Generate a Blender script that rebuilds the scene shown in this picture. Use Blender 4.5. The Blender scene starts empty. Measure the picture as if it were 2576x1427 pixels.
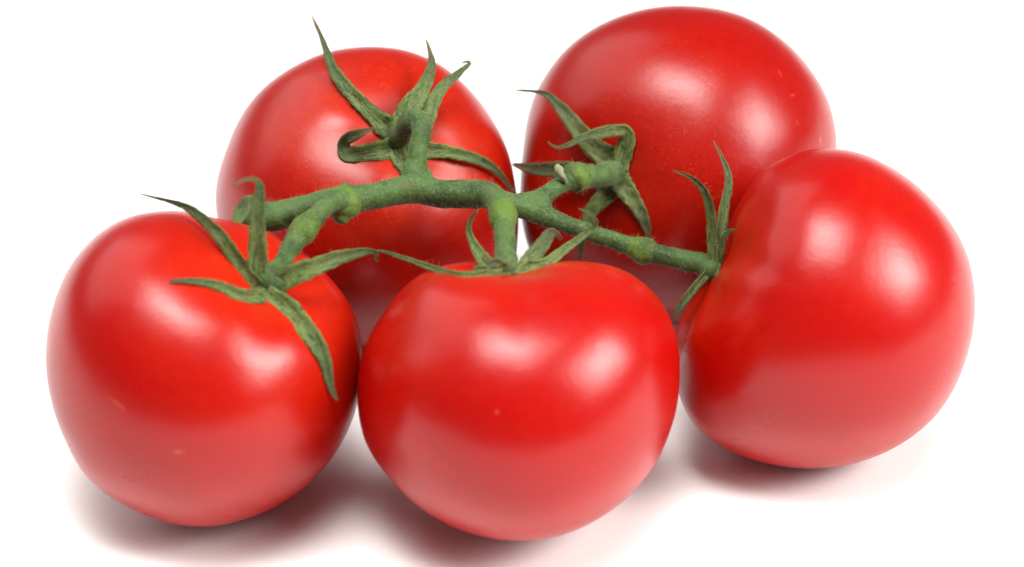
import bpy, bmesh, math, random
import numpy as np
from mathutils import Vector, Matrix
from mathutils.bvhtree import BVHTree

sc = bpy.context.scene
COL = sc.collection
random.seed(7)
rng = np.random.RandomState(11)

# ------------------------------------------------------------------ camera
PITCH = math.radians(30)
RIGHT = Vector((1, 0, 0))
UP = Vector((0, math.sin(PITCH), math.cos(PITCH)))
FWD = Vector((0, math.cos(PITCH), -math.sin(PITCH)))
CAM = Vector((0, 0, 0.030)) - FWD * 0.60
W, H = 2576.0, 1427.0            # the grid the photograph was measured on
FPX = 100.0 / 36.0 * W
cam = bpy.data.cameras.new('camera')
cam.lens = 100; cam.sensor_width = 36
cam.clip_start = 0.01; cam.clip_end = 50
camo = bpy.data.objects.new('camera', cam); COL.objects.link(camo)
camo.location = CAM
camo.rotation_euler = (math.radians(90) - PITCH, 0, 0)
sc.camera = camo
cam.dof.use_dof = True
cam.dof.focus_distance = 0.585
cam.dof.aperture_fstop = 11.0

# ------------------------------------------------------------------ light
sc.view_settings.view_transform = 'Standard'
sc.view_settings.look = 'None'
sc.view_settings.exposure = 0.0
world = bpy.data.worlds.new('World'); sc.world = world
world.use_nodes = True
bg = world.node_tree.nodes['Background']
bg.inputs['Color'].default_value = (1.0, 0.98, 0.97, 1)
bg.inputs['Strength'].default_value = 0.15

def softbox(name, direction, dist, sx, sy, power, colour=(1, 1, 1), aim=(0, 0.01, 0.03)):
    li = bpy.data.lights.new(name, 'AREA')
    li.shape = 'RECTANGLE'; li.size = sx; li.size_y = sy
    li.energy = power; li.color = colour
    o = bpy.data.objects.new(name, li); COL.objects.link(o)
    d = Vector(direction).normalized()
    o.location = Vector(aim) + d * dist
    o.rotation_euler = (-d).to_track_quat('-Z', 'Y').to_euler()
    return o
# direction = (right, away from camera, up)
# each softbox glows more in its middle than at its rim: three diffuser layers, one before the other
def layered(name, direction, dist, sx, sy, peak, colour):
    for i, (s, share) in enumerate(((1.0, 0.20), (0.66, 0.30), (0.38, 0.50))):
        area = sx * sy * s * s
        softbox(name, direction, dist - 0.01 * i, sx * s, sy * s, math.pi * area * peak * share, colour)
layered('softbox_right', (0.72, -0.26, 0.54), 1.5, 0.95, 0.92, 31.0, (1, 0.98, 0.95))
layered('softbox_top', (-0.08, -0.20, 0.94), 1.5, 1.18, 0.78, 29.0, (1, 0.98, 0.955))
softbox('softbox_left', (-0.62, 0.42, 0.66), 1.8, 1.9, 1.4, 15.0, (1, 0.985, 0.97))

# ------------------------------------------------------------------ helpers
def cam_space(p):
    q = Vector(p) - CAM
    return q.dot(RIGHT), q.dot(UP), q.dot(FWD)
def ray(x, y):
    return FWD + RIGHT * ((x - W / 2) / FPX) - UP * ((y - H / 2) / FPX)
def at(x, y, d):
    return CAM + ray(x, y) * d
def link(name, me, mat=None, parent=None):
    o = bpy.data.objects.new(name, me); COL.objects.link(o)
    if mat: me.materials.append(mat)
    if parent:
        o.parent = parent
        o.matrix_parent_inverse = Matrix.Translation(-parent.location)
    return o
def smooth(me):
    me.polygons.foreach_set('use_smooth', [True] * len(me.polygons)); me.update()
DEBUG = False
# ------------------------------------------------------------------ materials
def new_mat(name):
    m = bpy.data.materials.new(name); m.use_nodes = True
    nt = m.node_tree; b = nt.nodes['Principled BSDF']
    return m, nt, b
def node(nt, t, **kw):
    n = nt.nodes.new(t)
    for k, v in kw.items(): setattr(n, k, v)
    return n
def mixc(nt, fac, a, b, blend='MIX'):
    n = nt.nodes.new('ShaderNodeMix'); n.data_type = 'RGBA'; n.blend_type = blend
    for s, v in ((n.inputs[0], fac), (n.inputs[6], a), (n.inputs[7], b)):
        if isinstance(v, (int, float)): s.default_value = v
        elif isinstance(v, tuple): s.default_value = v
        else: nt.links.new(v, s)
    return n.outputs[2]
def ramp(nt, fac, stops, interp='LINEAR'):
    n = nt.nodes.new('ShaderNodeValToRGB'); n.color_ramp.interpolation = interp
    cr = n.color_ramp
    while len(cr.elements) < len(stops): cr.elements.new(0.5)
    for e, (p, c) in zip(cr.elements, stops):
        e.position = p
        e.color = (c, c, c, 1) if isinstance(c, (int, float)) else c
    nt.links.new(fac, n.inputs[0]); return n.outputs[0]
def noise(nt, vec, scale, detail=3, rough=0.5, dist=0.0):
    n = nt.nodes.new('ShaderNodeTexNoise'); n.inputs['Scale'].default_value = scale
    n.inputs['Detail'].default_value = detail; n.inputs['Roughness'].default_value = rough
    n.inputs['Distortion'].default_value = dist
    nt.links.new(vec, n.inputs['Vector']); return n.outputs['Fac']
def mathn(nt, op, a, b=0.0):
    n = nt.nodes.new('ShaderNodeMath'); n.operation = op
    for s, v in ((n.inputs[0], a), (n.inputs[1], b)):
        if isinstance(v, (int, float)): s.default_value = v
        else: nt.links.new(v, s)
    return n.outputs[0]

def skin_mark(nt, v, col, p, ax, ln, wd, tint, strength, rag=0.0):
    """a small pale scar or fleck at local point p, ln long along ax and wd wide"""
    q = node(nt, 'ShaderNodeVectorMath', operation='SUBTRACT'); nt.links.new(v, q.inputs[0]); q.inputs[1].default_value = p
    dt = node(nt, 'ShaderNodeVectorMath', operation='DOT_PRODUCT'); nt.links.new(q.outputs[0], dt.inputs[0]); dt.inputs[1].default_value = ax
    ln_ = node(nt, 'ShaderNodeVectorMath', operation='LENGTH'); nt.links.new(q.outputs[0], ln_.inputs[0])
    a2 = mathn(nt, 'POWER', mathn(nt, 'ABSOLUTE', dt.outputs['Value']), 2.0)
    r2 = mathn(nt, 'SUBTRACT', mathn(nt, 'POWER', ln_.outputs['Value'], 2.0), a2)
    e = mathn(nt, 'ADD', mathn(nt, 'DIVIDE', a2, ln * ln), mathn(nt, 'DIVIDE', r2, wd * wd))
    if rag: e = mathn(nt, 'ADD', e, mathn(nt, 'MULTIPLY', noise(nt, v, 700, 4, 0.7), rag))
    f = ramp(nt, e, ((0.25 + rag * 0.42, strength), (1.0 + rag * 0.5, 0.0)))
    return mixc(nt, f, col, tint)
def tomato_mat(seed, deep, warm, rough=0.29, specks=1.0, stem=0.85):
    """ripe skin: deep red, warmer round the stem end (attribute 'stem'), fine golden specks"""
    m, nt, b = new_mat('tomato_skin')
    tc = node(nt, 'ShaderNodeTexCoord')
    mp = node(nt, 'ShaderNodeMapping'); mp.inputs['Location'].default_value = (seed * 0.37, seed * 0.11, seed * 0.73)
    nt.links.new(tc.outputs['Object'], mp.inputs['Vector']); v = mp.outputs[0]
    at_ = node(nt, 'ShaderNodeAttribute', attribute_name='stem')
    patch = noise(nt, v, 42, 3, 0.55)
    patch2 = noise(nt, v, 420, 3, 0.6)
    f1 = mathn(nt, 'ADD', mathn(nt, 'MULTIPLY', at_.outputs['Fac'], stem),
               mathn(nt, 'MULTIPLY', mathn(nt, 'SUBTRACT', patch, 0.42), 1.1))
    f1 = mathn(nt, 'ADD', f1, mathn(nt, 'MULTIPLY', mathn(nt, 'SUBTRACT', patch2, 0.5), 0.5))
    f1 = ramp(nt, f1, ((0.12, 0.0), (0.95, 1.0)))
    col = mixc(nt, f1, deep, warm)
    # golden specks (lenticel-like dots), denser near the stem end
    vo = node(nt, 'ShaderNodeTexVoronoi'); vo.inputs['Scale'].default_value = 1700
    nt.links.new(v, vo.inputs['Vector'])
    dots = ramp(nt, vo.outputs['Distance'], ((0.08, 1.0), (0.22, 0.0)))
    keep = ramp(nt, node_sep(nt, vo.outputs['Color']), ((0.45, 0.0), (0.75, 1.0)))
    dots = mathn(nt, 'MULTIPLY', dots, keep)
    dots = mathn(nt, 'MULTIPLY', dots, ramp(nt, mathn(nt, 'ADD', at_.outputs['Fac'], mathn(nt, 'MULTIPLY', patch, 0.5)), ((0.15, 0.10 * specks), (0.8, 0.75 * specks))))
    col = mixc(nt, dots, col, (0.62, 0.15, 0.015, 1))
    for mk in MARKS.get(seed, ()):
        col = skin_mark(nt, tc.outputs['Object'], col, *mk)
    nt.links.new(col, b.inputs['Base Color'])
    b.inputs['Roughness'].default_value = rough
    rr = mathn(nt, 'ADD', mathn(nt, 'MULTIPLY', noise(nt, v, 90, 4, 0.6), 0.10), rough - 0.05)
    nt.links.new(rr, b.inputs['Roughness'])
    b.inputs['IOR'].default_value = 1.41
    b.inputs['Subsurface Weight'].default_value = 0.15
    b.inputs['Subsurface Radius'].default_value = (1.0, 0.08, 0.03)
    b.inputs['Subsurface Scale'].default_value = 0.006
    bp = node(nt, 'ShaderNodeBump'); bp.inputs['Strength'].default_value = 0.16
    bp.inputs['Distance'].default_value = 0.0006
    h = mathn(nt, 'ADD', mathn(nt, 'ADD', mathn(nt, 'MULTIPLY', noise(nt, v, 45, 2), 3.0), mathn(nt, 'MULTIPLY', noise(nt, v, 900, 2), 0.22)), mathn(nt, 'MULTIPLY', noise(nt, v, 130, 3), 1.0))
    nt.links.new(h, bp.inputs['Height']); nt.links.new(bp.outputs[0], b.inputs['Normal'])
    return m
def node_sep(nt, c):
    n = nt.nodes.new('ShaderNodeSeparateColor'); nt.links.new(c, n.inputs[0]); return n.outputs[0]

def green_mat(name, base, dark, light, sc_=1.0, streak=True, rough=0.62, sheen=0.10, bump=0.5):
    """fuzzy plant green. Attribute 'along' runs 0 (base) to 1 (tip, dries brown); 'dry' adds wilting"""
    m, nt, b = new_mat(name)
    tc = node(nt, 'ShaderNodeTexCoord'); v = tc.outputs['Object']
    al = node(nt, 'ShaderNodeAttribute', attribute_name='along')
    dr = node(nt, 'ShaderNodeAttribute', attribute_name='dry')
    if streak:
        uv = node(nt, 'ShaderNodeAttribute', attribute_name='strip')
        mp = node(nt, 'ShaderNodeMapping'); mp.inputs['Scale'].default_value = (9.0, 1.7, 1.0)
        nt.links.new(uv.outputs['Vector'], mp.inputs['Vector'])
        nn = noise(nt, mp.outputs[0], 1.3, 5, 0.65, 0.3)
    else:
        nn = noise(nt, v, 160 * sc_, 4, 0.6)
    fine = noise(nt, v, 1500 * sc_, 3, 0.6)
    c = mixc(nt, ramp(nt, nn, ((0.40, 1.0), (0.53, 0.0))), base, dark)
    c = mixc(nt, ramp(nt, fine, ((0.52, 0.0), (0.72, 0.75))), c, light)
    if not streak:   # corky brown scars and scuffs
        scar = noise(nt, v, 330 * sc_, 3, 0.55, 0.6)
        c = mixc(nt, ramp(nt, scar, ((0.60, 0.0), (0.69, 0.6))), c, (0.095, 0.075, 0.036, 1))
    c = mixc(nt, mathn(nt, 'MULTIPLY', dr.outputs['Fac'], 0.88), c, (0.055, 0.038, 0.018, 1))
    if streak:       # sepals turn dark and bluish towards the drying end, paler at the base
        outer = ramp(nt, mathn(nt, 'ADD', al.outputs['Fac'], mathn(nt, 'MULTIPLY', mathn(nt, 'SUBTRACT', nn, 0.5), 0.9)), ((0.38, 0.0), (0.80, 0.62)))
        c = mixc(nt, outer, c, dark)
    tip = ramp(nt, mathn(nt, 'ADD', al.outputs['Fac'], mathn(nt, 'MULTIPLY', mathn(nt, 'SUBTRACT', nn, 0.5), 0.12)), ((0.74, 0.0), (0.93, 0.9)))
    c = mixc(nt, tip, c, (0.105, 0.062, 0.026, 1))
    nt.links.new(c, b.inputs['Base Color'])
    b.inputs['Roughness'].default_value = rough
    b.inputs['IOR'].default_value = 1.35
    b.inputs['Sheen Weight'].default_value = sheen
    b.inputs['Sheen Tint'].default_value = (0.8, 1, 0.7, 1)
    b.inputs['Subsurface Weight'].default_value = 0.12
    b.inputs['Subsurface Radius'].default_value = (0.5, 1.0, 0.2)
    b.inputs['Subsurface Scale'].default_value = 0.001
    bp = node(nt, 'ShaderNodeBump'); bp.inputs['Strength'].default_value = bump
    bp.inputs['Distance'].default_value = 0.00035
    nt.links.new(mathn(nt, 'ADD', nn, mathn(nt, 'MULTIPLY', fine, 0.8)), bp.inputs['Height'])
    nt.links.new(bp.outputs[0], b.inputs['Normal'])
    return m

M_SEPAL = green_mat('sepal_green', (0.098, 0.142, 0.030, 1), (0.018, 0.030, 0.013, 1), (0.19, 0.23, 0.070, 1), bump=0.35)
M_STEM = green_mat('stem_green', (0.052, 0.104, 0.023, 1), (0.027, 0.056, 0.014, 1), (0.115, 0.17, 0.050, 1), streak=False, sheen=0.08, bump=0.6)
M_JOINT = green_mat('joint_green', (0.078, 0.140, 0.017, 1), (0.042, 0.078, 0.013, 1), (0.125, 0.185, 0.032, 1), streak=False, sheen=0.06, bump=0.5)
M_CUT = green_mat('cut_green', (0.0720, 0.1440, 0.0252, 1), (0.0288, 0.0576, 0.0144, 1), (0.1728, 0.2160, 0.0720, 1), streak=False)
M_HUSK, nt, b = new_mat('dry_husk')
nt.links.new(mixc(nt, noise(nt, node(nt, 'ShaderNodeTexCoord').outputs['Object'], 900, 4), (0.10, 0.12, 0.045, 1), (0.30, 0.30, 0.17, 1)), b.inputs['Base Color'])
b.inputs['Roughness'].default_value = 0.8
M_HAIR, nt, b = new_mat('plant_hair')
b.inputs['Base Color'].default_value = (0.42, 0.42, 0.26, 1); b.inputs['Roughness'].default_value = 0.5
b.inputs['Transmission Weight'].default_value = 0.3
M_TABLE, nt, b = new_mat('white_tabletop')
v = node(nt, 'ShaderNodeTexCoord').outputs['Object']
nt.links.new(mixc(nt, noise(nt, v, 60, 4), (0.90, 0.895, 0.885, 1), (0.93, 0.925, 0.92, 1)), b.inputs['Base Color'])
b.inputs['Roughness'].default_value = 0.75
b.inputs['Specular IOR Level'].default_value = 0.25

# ------------------------------------------------------------------ the table
bm = bmesh.new()
for x, y, z in ((-1.0, -0.50, 0), (1.0, -0.50, 0), (1.0, 1.3, 0), (-1.0, 1.3, 0)): bm.verts.new((x, y, z))
bm.faces.new(bm.verts)
ex = bmesh.ops.extrude_face_region(bm, geom=list(bm.faces))
for g in ex['geom']:
    if isinstance(g, bmesh.types.BMVert): g.co.z = -0.03
bmesh.ops.recalc_face_normals(bm, faces=bm.faces)
me = bpy.data.meshes.new('tabletop'); bm.to_mesh(me); bm.free()
tab = link('tabletop', me, M_TABLE); tab['kind'] = 'structure'
tab['label'] = 'seamless bright white tabletop under the tomatoes'

# ------------------------------------------------------------------ tomatoes
def outline_fn(pts, c, n=96):
    """outline points -> radius by angle, smoothed, in radians of view angle * FPX (pixels)"""
    a = np.array([math.atan2(-(y - c[1]), x - c[0]) for x, y in pts])
    r = np.array([math.hypot(x - c[0], y - c[1]) for x, y in pts])
    o = np.argsort(a); a = a[o]; r = r[o]
    a = np.concatenate([a - 2 * np.pi, a, a + 2 * np.pi]); r = np.tile(r, 3)
    g = np.linspace(-np.pi, np.pi, n, endpoint=False)
    v = np.interp(g, a, r)
    k = np.array([1, 2, 3, 2, 1.0]); k /= k.sum()
    v = sum(kk * np.roll(v, s) for kk, s in zip(k, (-2, -1, 0, 1, 2)))
    return g, v
R_ = np.array(RIGHT); U_ = np.array(UP); F_ = np.array(FWD); C_ = np.array(CAM)
def tomato_mesh(spec):
    c = spec['c']; NT, NP = 96, 160
    axis = Vector(spec['axis']).normalized()      # right, up, towards the camera
    Rm = spec['r']
    t = np.linspace(0, np.pi, NT + 1)[:, None]; p = np.linspace(0, 2 * np.pi, NP, endpoint=False)[None, :]
    n = spec['lobes']; ph = spec['phase']
    lob = (np.cos(n * p + ph) + 0.5 * np.cos((n - 2) * p + 1.7 * ph) + 0.35 * np.cos((n + 3) * p - ph)) / 1.6
    x = np.abs(np.sin(t)) ** 0.93 * np.ones_like(p)
    z = spec['h'] * np.sign(np.cos(t)) * np.abs(np.cos(t)) ** 0.96 * np.ones_like(p)
    top = np.clip(np.cos(t) + 0.25, 0, 1.25) / 1.25
    x = x * (1 + spec['la'] * lob * (0.35 + 0.65 * top) * np.sin(t))
    z = z - spec['dim'] * np.exp(-(x / spec['dw']) ** 2) * (t < 1.6)
    z = z - spec['gr'] * (0.5 + 0.5 * lob) * np.exp(-((x - 0.42) / 0.24) ** 2) * (t < 1.6)
    z = z + 0.045 * np.exp(-(x / 0.30) ** 2) * (t > 1.6)       # slightly flattened blossom end
    zz = axis; xx = Vector((1, 0.1, 0.2)); xx = (xx - zz * xx.dot(zz)).normalized(); yy = zz.cross(xx)
    X = (x * np.cos(p)); Y = (x * np.sin(p))
    Q = X[..., None] * np.array(xx) + Y[..., None] * np.array(yy) + z[..., None] * np.array(zz)
    Q = Q.reshape(-1, 3) * Rm * np.array([1, 1, spec.get('zs', 1.0)])
    Q -= (Q.max(0) + Q.min(0)) / 2
    g, target = outline_fn(spec['outline'], c)
    r0 = np.array(ray(*c))
    bins = len(g)
    def place(Q):
        wz = Q @ np.array([0, U_[2], -F_[2]])      # world z of an offset (right, up, toward)
        mz = wz.min()
        d = (-mz - C_[2]) / r0[2]
        return d, C_ + r0 * d
    for it in range(5):
        d, cen = place(Q)
        P = cen + Q[:, :1] * R_ + Q[:, 1:2] * U_ - Q[:, 2:3] * F_
        q = P - C_
        dep = q @ F_
        px = (q @ R_) / dep * FPX + W / 2 - c[0]; py = (q @ U_) / dep * FPX - (H / 2 - c[1])
        rho = np.hypot(px, py); al = np.arctan2(py, px)
        idx = np.round((al + np.pi) / (2 * np.pi) * bins).astype(int) % bins
        S = np.zeros(bins); np.maximum.at(S, idx, rho)
        for k in range(bins):
            if S[k] == 0: S[k] = max(S[k - 1], S[(k + 1) % bins])
        ratio = target / S
        k = np.array([1, 2, 3, 2, 1.0]); k /= k.sum()
        ratio = sum(kk * np.roll(ratio, s) for kk, s in zip(k, (-2, -1, 0, 1, 2)))
        mean = ratio.mean()
        a2 = np.arctan2(Q[:, 1], Q[:, 0])
        rr = np.interp(a2, np.concatenate([g, [np.pi]]), np.concatenate([ratio, [ratio[0]]]))
        w = np.clip(np.hypot(Q[:, 0], Q[:, 1]) / Rm / 0.9, 0, 1); w = w * w * (3 - 2 * w)
        f = mean + (rr - mean) * w
        Q = np.stack([Q[:, 0] * f, Q[:, 1] * f, Q[:, 2] * mean], 1)
    d, cen = place(Q)
    off = Q[:, :1] * R_ + Q[:, 1:2] * U_ - Q[:, 2:3] * F_   # world offsets from centre
    base = np.array([cen[0], cen[1], 0.0])
    V = off + cen - base
    verts = [V[0]] + list(V.reshape(NT + 1, NP, 3)[1:-1].reshape(-1, 3)) + [V[-1]]
    G = V.reshape(NT + 1, NP, 3)
    verts = np.concatenate([G[0].mean(0)[None], G[1:-1].reshape(-1, 3), G[-1].mean(0)[None]])
    faces = []
    for j in range(NP):
        faces.append((0, 1 + j, 1 + (j + 1) % NP))
    for i in range(NT - 2):
        a = 1 + i * NP
        for j in range(NP):
            k = (j + 1) % NP
            faces.append((a + j, a + NP + j, a + NP + k, a + k))
    a = 1 + (NT - 2) * NP; last = len(verts) - 1
    for j in range(NP): faces.append((a + j, last, a + (j + 1) % NP))
    me = bpy.data.meshes.new('fruit')
    me.from_pydata([tuple(v) for v in verts], [], faces)
    st = np.concatenate([[1.0], np.repeat(np.clip(1 - t[1:-1, 0] / 1.25, 0, 1), NP), [0.0]])
    at_ = me.attributes.new('stem', 'FLOAT', 'POINT'); at_.data.foreach_set('value', st.astype(np.float32))
    smooth(me)
    wv = verts + base
    ax_w = R_ * axis[0] + U_ * axis[1] - F_ * axis[2]
    return me, Vector(base), Vector(wv[0]), Vector(ax_w), BVHTree.FromPolygons([Vector(v) for v in wv], faces), d

SPEC = {
 'L': dict(c=(513, 930), axis=(.53, .62, .58), r=.0330, h=.92, dim=.13, dw=.30, lobes=5, phase=1.1, la=.014, gr=.020,
  outline=[(113,900),(115,929),(127,1002),(161,1100),(215,1198),(293,1259),(391,1305),(455,1322),(518,1326),(580,1318),(635,1300),(732,1251),(830,1159),(875,1085),(898,1022),(910,950),(912,900),(908,838),(882,765),(824,692),(760,632),(695,592),(630,569),(542,550),(460,528),(411,528),(314,547),(250,585),(180,660),(135,760),(118,840)]),
 'M': dict(c=(1303, 1008), axis=(-.10, .97, .16), r=.0335, h=.86, dim=.10, dw=.34, lobes=5, phase=2.1, la=.012, gr=.022,
  outline=[(912,886),(898,960),(900,1021),(906,1076),(936,1149),(981,1205),(1048,1272),(1132,1323),(1227,1353),(1328,1360),(1401,1350),(1485,1317),(1568,1261),(1636,1188),(1680,1104),(1706,1009),(1713,936),(1708,864),(1686,797),(1647,735),(1591,688),(1535,662),(1473,654),(1401,656),(1300,662),(1188,657),(1115,665),(1065,682),(1020,718),(970,780),(931,841)]),
 'R': dict(c=(2075, 778), axis=(-.93, .30, .20), r=.0325, h=.95, dim=.07, dw=.34, lobes=5, phase=0.2, la=.018, gr=.04,
  outline=[(1690,850),(1693,930),(1710,1011),(1738,1062),(1796,1113),(1873,1152),(1968,1174),(2071,1179),(2167,1161),(2262,1120),(2339,1062),(2397,986),(2435,890),(2454,787),(2451,711),(2432,634),(2390,557),(2333,490),(2262,433),(2186,391),(2109,374),(2033,376),(1956,404),(1898,442),(1873,487),(1847,525),(1815,625),(1768,705),(1719,775)]),
 'BL': dict(c=(924, 497), axis=(.24, .42, .86), r=.0330, h=.93, dim=.09, dw=.28, lobes=5, phase=1.2, la=.020, gr=.025,
  outline=[(723,176),(829,129),(921,117),(1005,122),(1076,145),(1139,183),(1192,236),(1238,300),(1270,356),(1287,412),(1298,476),(1306,562),(1299,640),(1270,710),(1200,780),(1080,848),(925,872),(780,848),(680,785),(600,700),(560,610),(545,542),(540,489),(547,440),(571,372),(606,290),(652,230)]),
 'BR': dict(c=(1708, 412), axis=(-.49, -.07, .87), r=.0350, zs=.93, h=.95, dim=.06, dw=.24, lobes=4, phase=3.0, la=.008, gr=.012,
  outline=[(1720,14),(1600,27),(1500,66),(1415,130),(1372,189),(1345,233),(1330,277),(1319,343),(1312,409),(1308,488),(1310,563),(1326,621),(1368,690),(1440,745),(1550,792),(1700,808),(1850,775),(1970,690),(2050,580),(2095,460),(2107,365),(2103,315),(2080,240),(2033,165),(1965,96),(1885,45),(1800,20)]),
}
LABEL = {
 'L': 'round red tomato at the front left, calyx facing up right with five curling sepals',
 'M': 'squat red tomato at the front centre, calyx almost hidden behind its top rim',
 'R': 'red tomato at the far right lying on its side, calyx pointing left',
 'BL': 'red tomato at the back left, under a star of long sepals and a hooked stem',
 'BR': 'biggest red tomato at the back right, with dark sepals on its left half',
}
BUILT = {k: tomato_mesh(s) for k, s in SPEC.items()}
def mark(k, x0, y0, x1, y1, wd, tint, strength, rag=0.0):
    me, base, dim, ax, bvh, d = BUILT[k]
    a = bvh.ray_cast(CAM, ray(x0, y0))[0]; b2 = bvh.ray_cast(CAM, ray(x1, y1))[0]
    return (tuple((a + b2) / 2 - base), tuple((b2 - a).normalized()), max((b2 - a).length / 2, 1e-4), wd / FPX * d, tint, strength, rag)
MARKS = {
 1: (mark('L', 440, 1136, 456, 1137, 6, (0.46, 0.11, 0.04, 1), 0.6), mark('L', 428, 1136, 470, 1137, 9, (0.42, 0.05, 0.02, 1), 0.5),
     mark('L', 238, 945, 380, 1038, 15, (0.44, 0.06, 0.035, 1), 0.4, 1.2), mark('L', 262, 990, 330, 1040, 9, (0.44, 0.07, 0.035, 1), 0.4, 1.0)),
 2: (mark('M', 1244, 1037, 1256, 1037, 7, (0.45, 0.06, 0.04, 1), 0.6),),
 5: (mark('BR', 1955, 172, 1968, 196, 2.5, (0.42, 0.09, 0.07, 1), 0.5, 0.4), mark('BR', 1985, 242, 2003, 238, 2.5, (0.42, 0.09, 0.07, 1), 0.45, 0.4),
     mark('BR', 2002, 300, 2010, 318, 2.5, (0.42, 0.09, 0.07, 1), 0.5, 0.4), mark('BR', 2063, 340, 2065, 372, 2.0, (0.55, 0.25, 0.2, 1), 0.7, 0.3)),
 4: (mark('BL', 700, 262, 728, 250, 4, (0.12, 0.004, 0.004, 1), 0.5, 0.6),),
}
MAT = {
 'L': tomato_mat(1, (0.318, 0.0013, 0.0002, 1), (0.39, 0.0105, 0.0004, 1), specks=0.35),
 'M': tomato_mat(2, (0.335, 0.0013, 0.0002, 1), (0.40, 0.0100, 0.0004, 1), specks=0.2),
 'R': tomato_mat(3, (0.335, 0.0013, 0.0002, 1), (0.42, 0.0140, 0.0004, 1), specks=0.25, stem=0.35),
 'BL': tomato_mat(4, (0.295, 0.0013, 0.0002, 1), (0.375, 0.0140, 0.0005, 1), rough=0.32),
 'BR': tomato_mat(5, (0.268, 0.0013, 0.0002, 1), (0.330, 0.0070, 0.0004, 1), rough=0.30, specks=0.8),
}
TOM = {}
for k, s in SPEC.items():
    me, base, dim, ax, bvh, d = BUILT[k]
    e = bpy.data.objects.new('tomato', None); COL.objects.link(e); e.location = base
    e.empty_display_size = 0.02
    e['label'] = LABEL[k]; e['category'] = 'tomato'; e['group'] = 'tomatoes on the vine'
    me.materials.append(MAT[k])
    o = bpy.data.objects.new('fruit', me); COL.objects.link(o); o.parent = e
    TOM[k] = dict(root=e, fruit=o, dim=dim, ax=ax, bvh=bvh, d=d)
bpy.context.view_layer.update()
if DEBUG:
    for k, T in TOM.items():
        x, y, dd = cam_space(T['dim'])
        print('TOM', k, 'centre depth %.4f' % T['d'], 'dimple px', round(x / dd * FPX + W / 2), round(H / 2 - y / dd * FPX), 'depth %.4f' % dd, 'base', T['root'].location[:], 'size', T['fruit'].dimensions[:])
    ks = list(TOM)
    for i in range(5):
        for j in range(i):
            print('OVER', ks[i], ks[j], len(TOM[ks[i]]['bvh'].overlap(TOM[ks[j]]['bvh'])))
    for px, py in ((610,540),(683,547),(751,528),(858,508),(903,500),(1003,482),(1095,485),(1188,490),(1299,520),(1359,540),(1425,565),(1491,588),(1557,610),(1619,629),(1790,669),(1447,445),(765,576)):
        print('P', px, py, {k: round((T['bvh'].ray_cast(CAM, ray(px, py))[0] - CAM).dot(FWD), 4) for k, T in TOM.items() if T['bvh'].ray_cast(CAM, ray(px, py))[0]})
# ------------------------------------------------------------------ curves, ribbons, tubes
def catmull(P, n):
    """P: (k, m) control rows -> n rows evenly spread by chord length"""
    P = np.asarray(P, float)
    L = np.concatenate([[0], np.cumsum(np.maximum(np.linalg.norm(np.diff(P[:, :3], axis=0), axis=1), 1e-6) ** 0.8)])
    L /= L[-1]
    ext = np.vstack([2 * P[0] - P[1], P, 2 * P[-1] - P[-2]])
    out = []
    for u in np.linspace(0, 1, n):
        i = min(int(np.searchsorted(L, u, side='right')) - 1, len(P) - 2)
        s = (u - L[i]) / (L[i + 1] - L[i])
        p0, p1, p2, p3 = ext[i], ext[i + 1], ext[i + 2], ext[i + 3]
        m1 = (p2 - p0) / 2; m2 = (p3 - p1) / 2
        out.append((2*s**3-3*s**2+1)*p1 + (s**3-2*s**2+s)*m1 + (-2*s**3+3*s**2)*p2 + (s**3-s**2)*m2)
    return np.array(out)
def vec_attr(me, name, vals):
    a = me.attributes.new(name, 'FLOAT_VECTOR', 'POINT'); a.data.foreach_set('vector', np.asarray(vals, np.float32).ravel())
def flt_attr(me, name, vals):
    a = me.attributes.new(name, 'FLOAT', 'POINT'); a.data.foreach_set('value', np.asarray(vals, np.float32).ravel())

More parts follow.
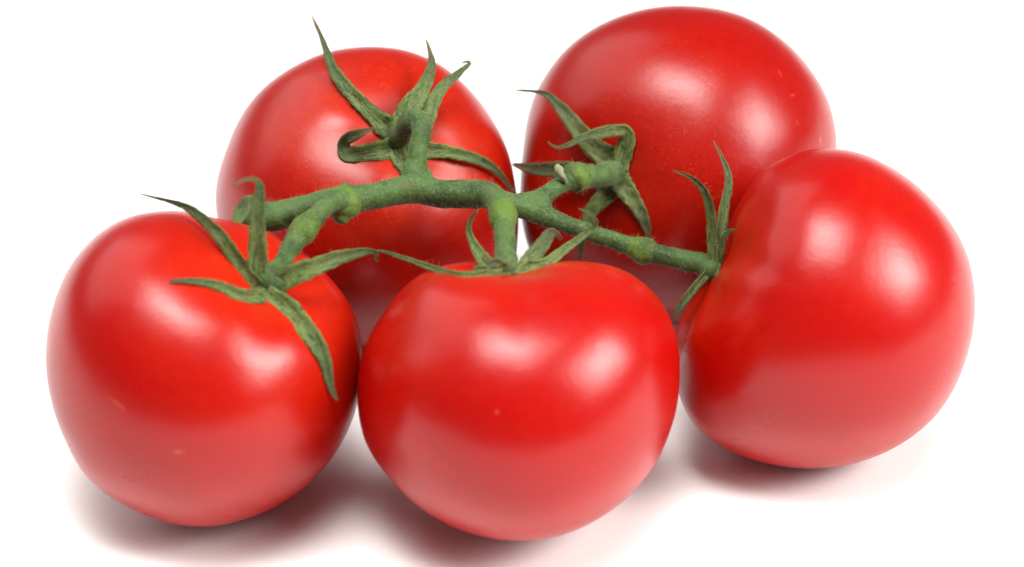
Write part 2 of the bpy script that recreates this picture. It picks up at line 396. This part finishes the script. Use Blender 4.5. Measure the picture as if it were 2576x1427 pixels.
def make_sepal(T, pts, rel, parent, dry=0.0, cup=0.25, roll=(0, 0), tip=1.0, lift=0.0007, avoid=(), label=None, mat=None, dryend=0.0):
    """pts: (x, y, width) rows on the measuring grid; rel: depth behind the dimple in mm, spread along the sepal"""
    pts = np.array(pts, float)
    seg = np.concatenate([[0], np.cumsum(np.hypot(np.diff(pts[:, 0]), np.diff(pts[:, 1])))]); seg /= seg[-1]
    rr = np.interp(seg, np.linspace(0, 1, len(rel)), rel) / 1000.0
    d0 = cam_space(T['dim'])[2]
    P = []
    for (x, y, w), r in zip(pts, rr):
        P.append((x, y, (d0 + r) * 2000, w))
    C = catmull(P, 34)
    n = len(C); A = 6
    cen = []
    for x, y, dd, w in C:
        d = dd / 2000
        for bv in (T['bvh'],) + tuple(avoid):
            for ox in (-0.35, 0, 0.35):
                hit = bv.ray_cast(CAM, ray(x + ox * w, y))[0]
                if hit: d = min(d, (hit - CAM).dot(FWD) - lift)
        cen.append([x, y, d])
    cen = np.array(cen)
    k = np.array([1, 2, 3, 2, 1.0]); k /= k.sum()
    dsm = np.convolve(np.pad(cen[:, 2], 2, mode='edge'), k, mode='valid')
    cen[:, 2] = np.minimum(dsm, cen[:, 2] + 0.0004)
    W3 = np.array([at(*c) for c in cen])
    tang = np.gradient(W3, axis=0); tang /= np.linalg.norm(tang, axis=1)[:, None]
    seed = rng.rand() * 40
    verts, strip, along, dr = [], [], [], []
    length = np.concatenate([[0], np.cumsum(np.linalg.norm(np.diff(W3, axis=0), axis=1))])
    for i in range(n):
        u = i / (n - 1)
        nc = -np.array(ray(cen[i][0], cen[i][1])); nc /= np.linalg.norm(nc)
        side = np.cross(tang[i], nc); side /= np.linalg.norm(side) + 1e-9
        nrm = np.cross(side, tang[i])
        ang = math.radians(roll[0] + (roll[1] - roll[0]) * u)
        s2 = side * math.cos(ang) + nrm * math.sin(ang); n2 = -side * math.sin(ang) + nrm * math.cos(ang)
        w = 1.10 * max(C[i][3], 1.5) / FPX * cen[i][2] / max(math.cos(ang), .4)
        w *= 1 + 0.05 * math.sin(i * 1.7 + seed) + 0.04 * math.sin(i * 3.1 + seed * 2)
        th = min(0.00042, w * 0.30)
        for face in (1, -1):
            for j in range(A + 1):
                a = j / A * 2 - 1
                if face < 0: a = -a
                fold = cup * (a * a - 0.45) * w * 0.5 + 0.05 * w * math.exp(-(a / 0.22) ** 2) * -1
                fold += 0.035 * w * math.sin(i * 0.9 + seed + a * 2.5)
                edge = (1 - a * a) ** 0.5
                p = W3[i] + s2 * a * w / 2 + n2 * (fold + face * th * 0.5 * (0.25 + 0.75 * edge))
                verts.append(p); strip.append((a * 0.5, length[i] * 160, seed)); along.append(u * tip)
                dr.append(min(1, max(0, dry + dryend * u)))
    R2 = 2 * (A + 1); faces = []
    for i in range(n - 1):
        for j in range(R2):
            k2 = (j + 1) % R2
            faces.append((i * R2 + j, i * R2 + k2, (i + 1) * R2 + k2, (i + 1) * R2 + j))
    faces.append(tuple(range(R2 - 1, -1, -1))); faces.append(tuple((n - 1) * R2 + j for j in range(R2)))
    me = bpy.data.meshes.new('sepal'); me.from_pydata([tuple(v) for v in verts], [], faces)
    b = bmesh.new(); b.from_mesh(me); bmesh.ops.recalc_face_normals(b, faces=b.faces); b.to_mesh(me); b.free()
    vec_attr(me, 'strip', strip); flt_attr(me, 'along', along); flt_attr(me, 'dry', dr)
    smooth(me)
    o = finish('sepal', me, mat or M_SEPAL, parent)
    if label: o['label'] = label
    return o
def finish(name, me, mat, parent):
    """world-space mesh -> object whose frame sits at its parent's origin"""
    o = bpy.data.objects.new(name, me); COL.objects.link(o)
    me.materials.append(mat)
    if parent is not None:
        root = parent
        off = Vector((0, 0, 0))
        while root is not None:
            off += root.location; root = root.parent
        me.transform(Matrix.Translation(-off))
        o.parent = parent
    return o

def tube_geo(rows, n=40, seg=20, lump=0.03, ridge=0.02, round_ends=(True, True), seed=0):
    """rows: (x, y, depth m, radius px)"""
    C = catmull([(x, y, d * 2000, r) for x, y, d, r in rows], n)
    P = np.array([at(c[0], c[1], c[2] / 2000) for c in C])
    Rr = np.array([1.07 * c[3] / FPX * c[2] / 2000 for c in C])
    T = np.gradient(P, axis=0); T /= np.linalg.norm(T, axis=1)[:, None]
    ref = np.array([0.13, 0.2, 0.97]); u = np.cross(T[0], ref); u /= np.linalg.norm(u)
    verts, faces = [], []
    rings = []
    for i in range(n):
        u = u - T[i] * u.dot(T[i]); u /= np.linalg.norm(u); v = np.cross(T[i], u)
        rings.append((P[i], u.copy(), v, T[i], Rr[i]))
    seq = []
    if round_ends[0]:
        p, uu, vv, t, r = rings[0]
        for a in (75, 50, 25): seq.append((p - t * r * math.sin(math.radians(a)) * 0.8, uu, vv, t, r * math.cos(math.radians(a))))
    seq += rings
    if round_ends[1]:
        p, uu, vv, t, r = rings[-1]
        for a in (25, 50, 75): seq.append((p + t * r * math.sin(math.radians(a)) * 0.8, uu, vv, t, r * math.cos(math.radians(a))))
    for i, (p, uu, vv, t, r) in enumerate(seq):
        for j in range(seg):
            a = 2 * math.pi * j / seg
            k = 1 + ridge * math.cos(5 * a + seed) + lump * (math.sin(i * 0.55 + seed + a) + 0.6 * math.sin(i * 1.13 + seed * 3 - 2 * a))
            verts.append(p + (uu * math.cos(a) + vv * math.sin(a)) * r * k)
    m = len(seq)
    for i in range(m - 1):
        for j in range(seg):
            k = (j + 1) % seg
            faces.append((i * seg + j, i * seg + k, (i + 1) * seg + k, (i + 1) * seg + j))
    faces.append(tuple(range(seg - 1, -1, -1))); faces.append(tuple((m - 1) * seg + j for j in range(seg)))
    return verts, faces
def mesh_of(name, geos):
    V, Fc = [], []
    for v, f in geos:
        o = len(V); V += [tuple(p) for p in v]; Fc += [tuple(i + o for i in q) for q in f]
    me = bpy.data.meshes.new(name); me.from_pydata(V, [], Fc)
    b = bmesh.new(); b.from_mesh(me); bmesh.ops.recalc_face_normals(b, faces=b.faces); b.to_mesh(me); b.free()
    return me
def fuse(me, voxel, it):
    """weld overlapping tubes into one continuous organic skin"""
    tmp = bpy.data.objects.new('tmp', me); COL.objects.link(tmp)
    r = tmp.modifiers.new('r', 'REMESH'); r.mode = 'VOXEL'; r.voxel_size = voxel
    s = tmp.modifiers.new('s', 'SMOOTH'); s.factor = 0.6; s.iterations = it
    dg = bpy.context.evaluated_depsgraph_get()
    out = bpy.data.meshes.new_from_object(tmp.evaluated_get(dg))
    bpy.data.objects.remove(tmp)
    out.name = me.name
    return out
def plain(me, dry=0.0):
    n = len(me.vertices)
    if 'dry' not in me.attributes: flt_attr(me, 'dry', np.full(n, dry))
    smooth(me); return me

# ------------------------------------------------------------------ calyces
def make_calyx(k, r_px, bulge=0.35):
    T = TOM[k]; d0 = cam_space(T['dim'])[2]; r = r_px / FPX * d0
    ax = T['ax']; u = ax.orthogonal().normalized(); v = ax.cross(u)
    bm = bmesh.new(); rings = []
    NS = 30
    prof = ((0.0, 0.34), (0.30, 0.33), (0.55, 0.29), (0.8, 0.20), (1.0, 0.06), (0.95, -0.10), (0.5, -0.30))
    for rr, z in prof:
        if rr == 0: rings.append([bm.verts.new(T['dim'] + ax * r * z)]); continue
        ring = []
        for j in range(NS):
            a = 2 * math.pi * j / NS
            w = 1 + 0.13 * math.cos(5 * a + 0.8) * rr
            ring.append(bm.verts.new(T['dim'] + (u * math.cos(a) + v * math.sin(a)) * r * rr * w + ax * r * z * (0.9 + 0.1 * math.cos(5 * a))))
        rings.append(ring)
    for j in range(NS): bm.faces.new((rings[0][0], rings[1][j], rings[1][(j + 1) % NS]))
    for a, b in zip(rings[1:], rings[2:]):
        for j in range(NS): bm.faces.new((a[j], b[j], b[(j + 1) % NS], a[(j + 1) % NS]))
    bm.faces.new(rings[-1])
    bmesh.ops.recalc_face_normals(bm, faces=bm.faces)
    me = bpy.data.meshes.new('calyx'); bm.to_mesh(me); bm.free()
    plain(me)
    return finish('calyx', me, M_STEM2, T['root'])
M_STEM2 = green_mat('calyx_green', (0.062, 0.108, 0.025, 1), (0.026, 0.05, 0.015, 1), (0.115, 0.17, 0.04, 1), streak=False)

# back left: long sepals spread like a star, one folded back on itself
c = make_calyx('BL', 34); T = TOM['BL']; bv = ()
make_sepal(T, [(998,345,46),(970,317,52),(931,282,37),(892,243,33),(861,208,31),(836,169,23),(822,130,17),(808,92,11),(795,63,8),(784,39,3)], (-1, -1.5, 0, 4, 9, 12), c, cup=.30, roll=(0, 12))
make_sepal(T, [(1006,335,60),(1019,303,60),(1033,268,52),(1058,233,38),(1076,197,29),(1086,162,19),(1081,130,11),(1072,100,4)], (-1, -2, 0, 5, 9), c, cup=.3, roll=(0, -10))
make_sepal(T, [(1040,345,36),(1068,312,40),(1090,258,33),(1114,219,26),(1143,194,20),(1167,173,13),(1183,159,8),(1175,155,6),(1160,159,3)], (-1, -1, 1, 4, 8), c, cup=.35, roll=(0, 10))
make_sepal(T, [(995,368,50),(977,375,50),(935,382,42),(892,388,38),(874,391,33),(864,376,30),(871,352,28),(899,338,24),(924,328,12),(945,322,4)], (-1, -2, -3, -5, -9, -9), c, cup=.3, dryend=.55, label='sepal folded back on itself with a browned tip')
make_sepal(T, [(1020,370,36),(1076,378,38),(1118,381,31),(1167,391,27),(1210,405,24),(1241,423,19),(1266,448,13),(1287,476,8),(1299,488,3)], (-1, -1, 1, 7, 14), c, cup=.35, roll=(-5, 12))
make_sepal(T, [(995,372,40),(1003,393,42),(1018,420,34),(1036,448,22),(1050,470,8)], (-1, -1, -1), c, cup=.2)

# back right: shade on the sepals painted in through 'dry'; one is withered
c = make_calyx('BR', 30); T = TOM['BR']
make_sepal(T, [(1550,425,50),(1526,396,56),(1491,369,48),(1460,334,41),(1429,294,34),(1403,264,25),(1376,239,15),(1350,231,8),(1315,228,6),(1295,227,3)], (-1, -2, -2, 0, 3, 5), c, cup=.3, dry=.35)
make_sepal(T, [(1558,430,40),(1564,400,42),(1573,368,42),(1580,342,34),(1570,328,28),(1545,328,28),(1508,335,28),(1464,347,18),(1434,363,13),(1407,372,9),(1390,367,6),(1378,357,3)], (-1, -3, -6, -9, -11, -12), c, cup=.25, roll=(0, 10), dry=.12, label='sepal bent over and pointing back to the left')
make_sepal(T, [(1555,440,46),(1566,466,50),(1588,497,40),(1610,532,31),(1625,568,22),(1636,612,5)], (-1, -2, 0, 3), c, cup=.3, dry=.25)
make_sepal(T, [(1545,450,44),(1526,488,44),(1500,515,36),(1482,541,29),(1473,577,21),(1464,612,16),(1458,651,10)], (-1, -2, -1, 3), c, cup=.3, tip=.8, dry=.25)
make_sepal(T, [(1530,437,40),(1491,436,42),(1440,430,42),(1403,427,38),(1359,427,31),(1323,422,21),(1303,417,14),(1290,413,6)], (-1, -2, 0, 3, 6), c, cup=.3, dry=.75, label='withered dark brown sepal')

# left
c = make_calyx('L', 34); T = TOM['L']; other = (TOM['BL']['bvh'],)
make_sepal(T, [(650,720,34),(625,692,31),(591,644,33),(557,595,30),(518,557,25),(474,523,18),(426,506,9),(378,494,5),(346,486,2)], (0, -2, -2, 2, 6, 8), c, cup=.45, roll=(20, 35), avoid=other)
make_sepal(T, [(658,715,44),(650,678,48),(648,620,44),(647,562,37),(649,513,32),(654,474,22),(648,456,13),(632,450,10),(610,455,9),(586,467,4)], (0, -3, -7, -10, -12), c, cup=.35, avoid=other)
make_sepal(T, [(680,722,40),(702,712,46),(741,688,50),(799,668,41),(848,649,34),(896,637,22),(930,632,14),(948,637,8),(944,650,6),(950,660,4)], (0, -2, -2, 2, 5, 7), c, cup=.4, roll=(-10, -25), avoid=other, tip=.85)
make_sepal(T, [(668,735,42),(683,746,44),(727,780,53),(761,819,48),(795,862,41),(819,911,29),(829,959,20),(838,988,13),(850,1008,5)], (0, -1, -2, -3, -2), c, cup=.35, tip=.92)
make_sepal(T, [(665,745,34),(649,746,34),(605,743,32),(567,726,26),(523,712,20),(475,707,14),(428,707,7)], (0, -1, -2, -4, -6), c, cup=.3, tip=.9)

# front centre: calyx mostly behind the rim
c = make_calyx('M', 30); T = TOM['M']; other = (TOM['BL']['bvh'], TOM['BR']['bvh'])
make_sepal(T, [(1262,690,26),(1215,692,24),(1157,694,20),(1095,677,16),(1033,655,12),(990,641,9),(962,632,6),(940,631,3)], (0, 0, 3, 6, 9), c, cup=.3, tip=.85, avoid=other)
make_sepal(T, [(1250,685,34),(1228,667,33),(1209,643,30),(1191,612,20),(1179,581,14),(1185,550,9),(1203,529,4)], (0, 1, 3, 3, 1), c, cup=.35, tip=.85)
make_sepal(T, [(1290,690,30),(1317,670,35),(1342,643,38),(1367,612,33),(1384,588,26),(1400,590,16),(1412,604,8)], (0, 2, 6, 10), c, cup=.3, dryend=.45)
make_sepal(T, [(1295,690,26),(1330,672,28),(1373,662,26),(1413,633,22),(1450,606,18),(1487,578,15),(1498,560,12),(1484,538,8),(1456,525,3)], (0, 1, 5, 6, 3), c, cup=.35, tip=.8)
make_sepal(T, [(1270,684,26),(1262,668,26),(1246,661,22),(1232,668,16),(1226,684,8)], (-1.5, -3, -4), c, cup=.3, dry=.65, label='withered sepal curled at the stem')
make_sepal(T, [(1262,684,20),(1225,680,18),(1205,676,14),(1192,672,8)], (-1, -1, 0), c, cup=.2, tip=.5)

# right: calyx seen from the side
c = make_calyx('R', 27); T = TOM['R']; other = (TOM['BR']['bvh'],)
make_sepal(T, [(1798,680,24),(1795,647,24),(1793,585,24),(1786,519,21),(1768,475,16),(1733,444,10),(1691,428,3)], (0, -1, -3, -5, -7), c, cup=.55, roll=(30, 20), avoid=other)
make_sepal(T, [(1800,676,24),(1804,643,26),(1812,585,26),(1821,519,22),(1832,453,17),(1817,400,10),(1795,356,3)], (0, 0, 2, 4, 3), c, cup=.6, roll=(-30, -25), avoid=other)
make_sepal(T, [(1803,670,16),(1813,638,14),(1821,599,13),(1837,581,9),(1850,577,3)], (0, -2, -4), c, cup=.3, tip=.9)
make_sepal(T, [(1800,678,20),(1786,682,18),(1760,709,19),(1724,753,18),(1694,801,6)], (0, -2, -4, -4), c, cup=.5, roll=(20, 20), tip=.85)

# ------------------------------------------------------------------ the vine
vine = bpy.data.objects.new('vine', None); COL.objects.link(vine)
vine.location = at(1220, 500, 0.586); vine.empty_display_size = 0.02
vine['label'] = 'fuzzy green vine stem with swollen joints, branching over and linking the five tomatoes'
vine['category'] = 'vine'
dL, dM, dR, dBL, dBR = (cam_space(TOM[k]['dim']) for k in ('L', 'M', 'R', 'BL', 'BR'))
def pxd(k):
    x, y, d = cam_space(TOM[k]['dim']); return x / d * FPX + W / 2, H / 2 - y / d * FPX, d
xBL, yBL, zBL = pxd('BL'); xBR, yBR, zBR = pxd('BR'); xL, yL, zL = pxd('L'); xM, yM, zM = pxd('M'); xR, yR, zR = pxd('R')
main = [
    tube_geo([(650,538,.5802,31),(683,545,.5808,36),(751,528,.5812,31),(819,508,.5815,30),(858,505,.5820,34),(903,500,.5835,32),(960,489,.5850,32),(1003,481,.5860,33),(1045,474,.5865,36),(1095,485,.5862,34),(1150,489,.5848,34),(1195,488,.5838,35),(1228,492,.5820,32),(1252,510,.5795,30),(1263,532,.5770,30)], 90, seed=1),
    tube_geo([(1150,487,.5865,20),(1205,489,.5868,26),(1245,500,.5870,26),(1299,518,.5875,25),(1359,540,.5880,26),(1425,565,.5880,21),(1491,588,.5875,21),(1557,610,.5868,21),(1600,624,.5862,24)], 80, seed=2),
    tube_geo([(1045,474,.5868,30),(1041,440,.5872,30),(1043,420,.5875,26),(1051,395,.5880,24)], 20, seed=3),
    tube_geo([(1072,468,.5875,20),(1072,440,.5880,16),(1070,430,.588,12)], 10, seed=7),
    tube_geo([(1225,478,.5850,18),(1236,474,.5850,17)], 6, seed=8),
    tube_geo([(1310,510,.5880,24),(1345,505,.5895,23),(1378,486,.5915,21),(1410,465,.5940,21),(1436,450,.5955,25)], 30, seed=4),
    tube_geo([(1360,530,.5885,22),(1372,512,.5888,18)], 8, seed=9),
    tube_geo([(858,505,.5795,30),(830,508,.5770,25),(806,533,.5740,23),(782,560,.5720,26)], 24, seed=5),
]
me = fuse(mesh_of('main_stem', main), 0.00034, 7)
stem = finish('main_stem', plain(me), M_STEM, vine)

def part_tube(name, rows, mat, n=24, parent=vine, **kw):
    me = mesh_of(name, [tube_geo(rows, n, **kw)])
    o = finish(name, plain(me), mat, parent)
    return o
# swollen joints
part_tube('joint', [(872,478,.5822,20),(868,490,.5818,36),(866,508,.5814,43),(862,530,.5808,38),(858,546,.5806,22)], M_JOINT, lump=.02, seed=1)
part_tube('joint', [(788,549,.5725,24),(776,563,.5718,30),(764,578,.5710,33),(752,593,.5704,30),(744,604,.570,25)], M_JOINT, lump=.02, seed=2)
part_tube('joint', [(1260,520,.5787,29),(1263,530,.5776,33),(1265,543,.5762,34),(1267,556,.5748,32),(1269,566,.5738,26)], M_JOINT, lump=.02, seed=3)
part_tube('joint', [(1428,456,.5950,22),(1440,448,.5958,33),(1453,447,.5966,36),(1464,449,.5974,31),(1472,450,.598,24)], M_JOINT, lump=.02, seed=4)
part_tube('joint', [(1586,619,.5864,23),(1602,625,.5861,29),(1618,631,.5858,33),(1630,634,.5854,32),(1637,636,.585,26)], M_JOINT, lump=.02, seed=5)
# pedicels, from joint to calyx
part_tube('pedicel', [(1046,410,.5877,25),(1052,372,.5880,23),(1060,335,.5885,23),(1058,308,.5900,25),(1040,302,.5930,26),(1025,315,.5962,27),(1015,335,.5990,27),(xBL + 12, yBL, zBL - .0010,30)], M_STEM, 44, seed=11)
part_tube('pedicel', [(1466,449,.5975,24),(1490,444,.5995,27),(1515,442,.6020,28),(xBR, yBR + 8, zBR - .001,31)], M_STEM, 24, seed=12, round_ends=(True, False))
part_tube('pedicel', [(752,592,.5704,25),(732,622,.5680,25),(708,660,.5640,28),(690,692,.5595,30),(xL + 12, yL - 14, zL - .0008,33)], M_STEM, 30, seed=13, round_ends=(True, False))
part_tube('pedicel', [(1268,560,.5750,26),(1270,600,.5700,25),(1272,640,.5660,26),(xM, yM - 14, zM,29)], M_STEM, 30, seed=14)
part_tube('pedicel', [(1630,634,.5855,24),(1680,646,.5845,23),(1730,657,.5835,25),(1770,667,.5825,26),(xR - 4, yR - 6, zR,24)], M_STEM, 30, seed=15)
# cut left end, oblique
me = mesh_of('cut_end', [tube_geo([(660,541,.5803,31),(645,538,.5801,37),(620,532,.5797,39),(590,527,.5793,40),(560,525,.579,40)], 20, seed=6)])
b = bmesh.new(); b.from_mesh(me)
nrm = (-RIGHT * 0.89 + UP * 0.46 - FWD * 0.55).normalized()
r_ = bmesh.ops.bisect_plane(b, geom=b.verts[:] + b.edges[:] + b.faces[:], plane_co=at(609, 527, .5797), plane_no=nrm, clear_outer=True)
ed = [e for e in r_['geom_cut'] if isinstance(e, bmesh.types.BMEdge)]
bmesh.ops.holes_fill(b, edges=ed, sides=0)
ring = list({v for e in ed for v in e.verts})
cf = [f for f in b.faces if all(v in ring for v in f.verts)]
for f in cf:
    n_ = bmesh.ops.inset_region(b, faces=[f], thickness=0.0006, depth=-0.0003)
b.to_mesh(me); b.free()
finish('cut_end', plain(me), M_CUT, vine)
# dry husk left on the back right joint
hu = [tube_geo([(1402,422,.5920,9),(1407,428,.5912,11),(1411,437,.5909,9),(1418,449,.5912,6),(1424,460,.5922,4)], 14, 10, lump=.1, seed=3)]
finish('dry_husk', plain(mesh_of('dry_husk', hu)), M_HUSK, vine)

# ------------------------------------------------------------------ fine hairs
def hairs(name, srcs, count, lmin, lmax, parent, rad=0.000012):
    V, Fc = [], []
    for o, cnt in srcs:
        me = o.data; mw = o.matrix_world
        me.calc_loop_triangles()
        tri = np.array([t.vertices[:] for t in me.loop_triangles])
        co = np.array([v.co[:] for v in me.vertices]) + np.array(mw.translation)
        a, b_, c_ = co[tri[:, 0]], co[tri[:, 1]], co[tri[:, 2]]
        cr = np.cross(b_ - a, c_ - a); ar = np.linalg.norm(cr, axis=1)
        idx = rng.choice(len(tri), cnt, p=ar / ar.sum())
        for i in idx:
            r1, r2 = rng.rand(2)
            if r1 + r2 > 1: r1, r2 = 1 - r1, 1 - r2
            p = a[i] + (b_[i] - a[i]) * r1 + (c_[i] - a[i]) * r2
            nn = cr[i] / (ar[i] + 1e-12)
            dirn = nn + rng.randn(3) * 0.35; dirn /= np.linalg.norm(dirn)
            L = lmin + (lmax - lmin) * rng.rand() ** 3
            s = np.cross(dirn, [0.3, 0.5, 0.8]); s /= np.linalg.norm(s); t = np.cross(dirn, s)
            bend = rng.randn(3) * L * 0.18
            o0 = len(V)
            for q, rr in ((0, 1.0), (0.55, 0.8)):
                cc = p + dirn * L * q + bend * q * q
                for k in range(3):
                    an = k * 2.094; V.append(tuple(cc + (s * math.cos(an) + t * math.sin(an)) * rad * rr))
            V.append(tuple(p + dirn * L + bend))
            for k in range(3):
                k2 = (k + 1) % 3
                Fc.append((o0 + k, o0 + k2, o0 + 3 + k2, o0 + 3 + k)); Fc.append((o0 + 3 + k, o0 + 3 + k2, o0 + 6))
    me = bpy.data.meshes.new(name); me.from_pydata(V, [], Fc); smooth(me)
    h = finish(name, me, M_HAIR, parent); h['kind'] = 'stuff'
    return h
bpy.context.view_layer.update()
hairs('fine_hair', [(stem, 2600)] + [(o, 420 if o.name.startswith('pedicel') else 150) for o in vine.children if o is not stem and not o.name.startswith(('dry', 'cut'))], 0, 0.0003, 0.0018, vine)
for k, T in TOM.items():
    cal = [o for o in T['root'].children if o.name.startswith('calyx')][0]
    hairs('fine_hair', [(s, 170) for s in cal.children], 0, 0.0003, 0.0017, T['root'])
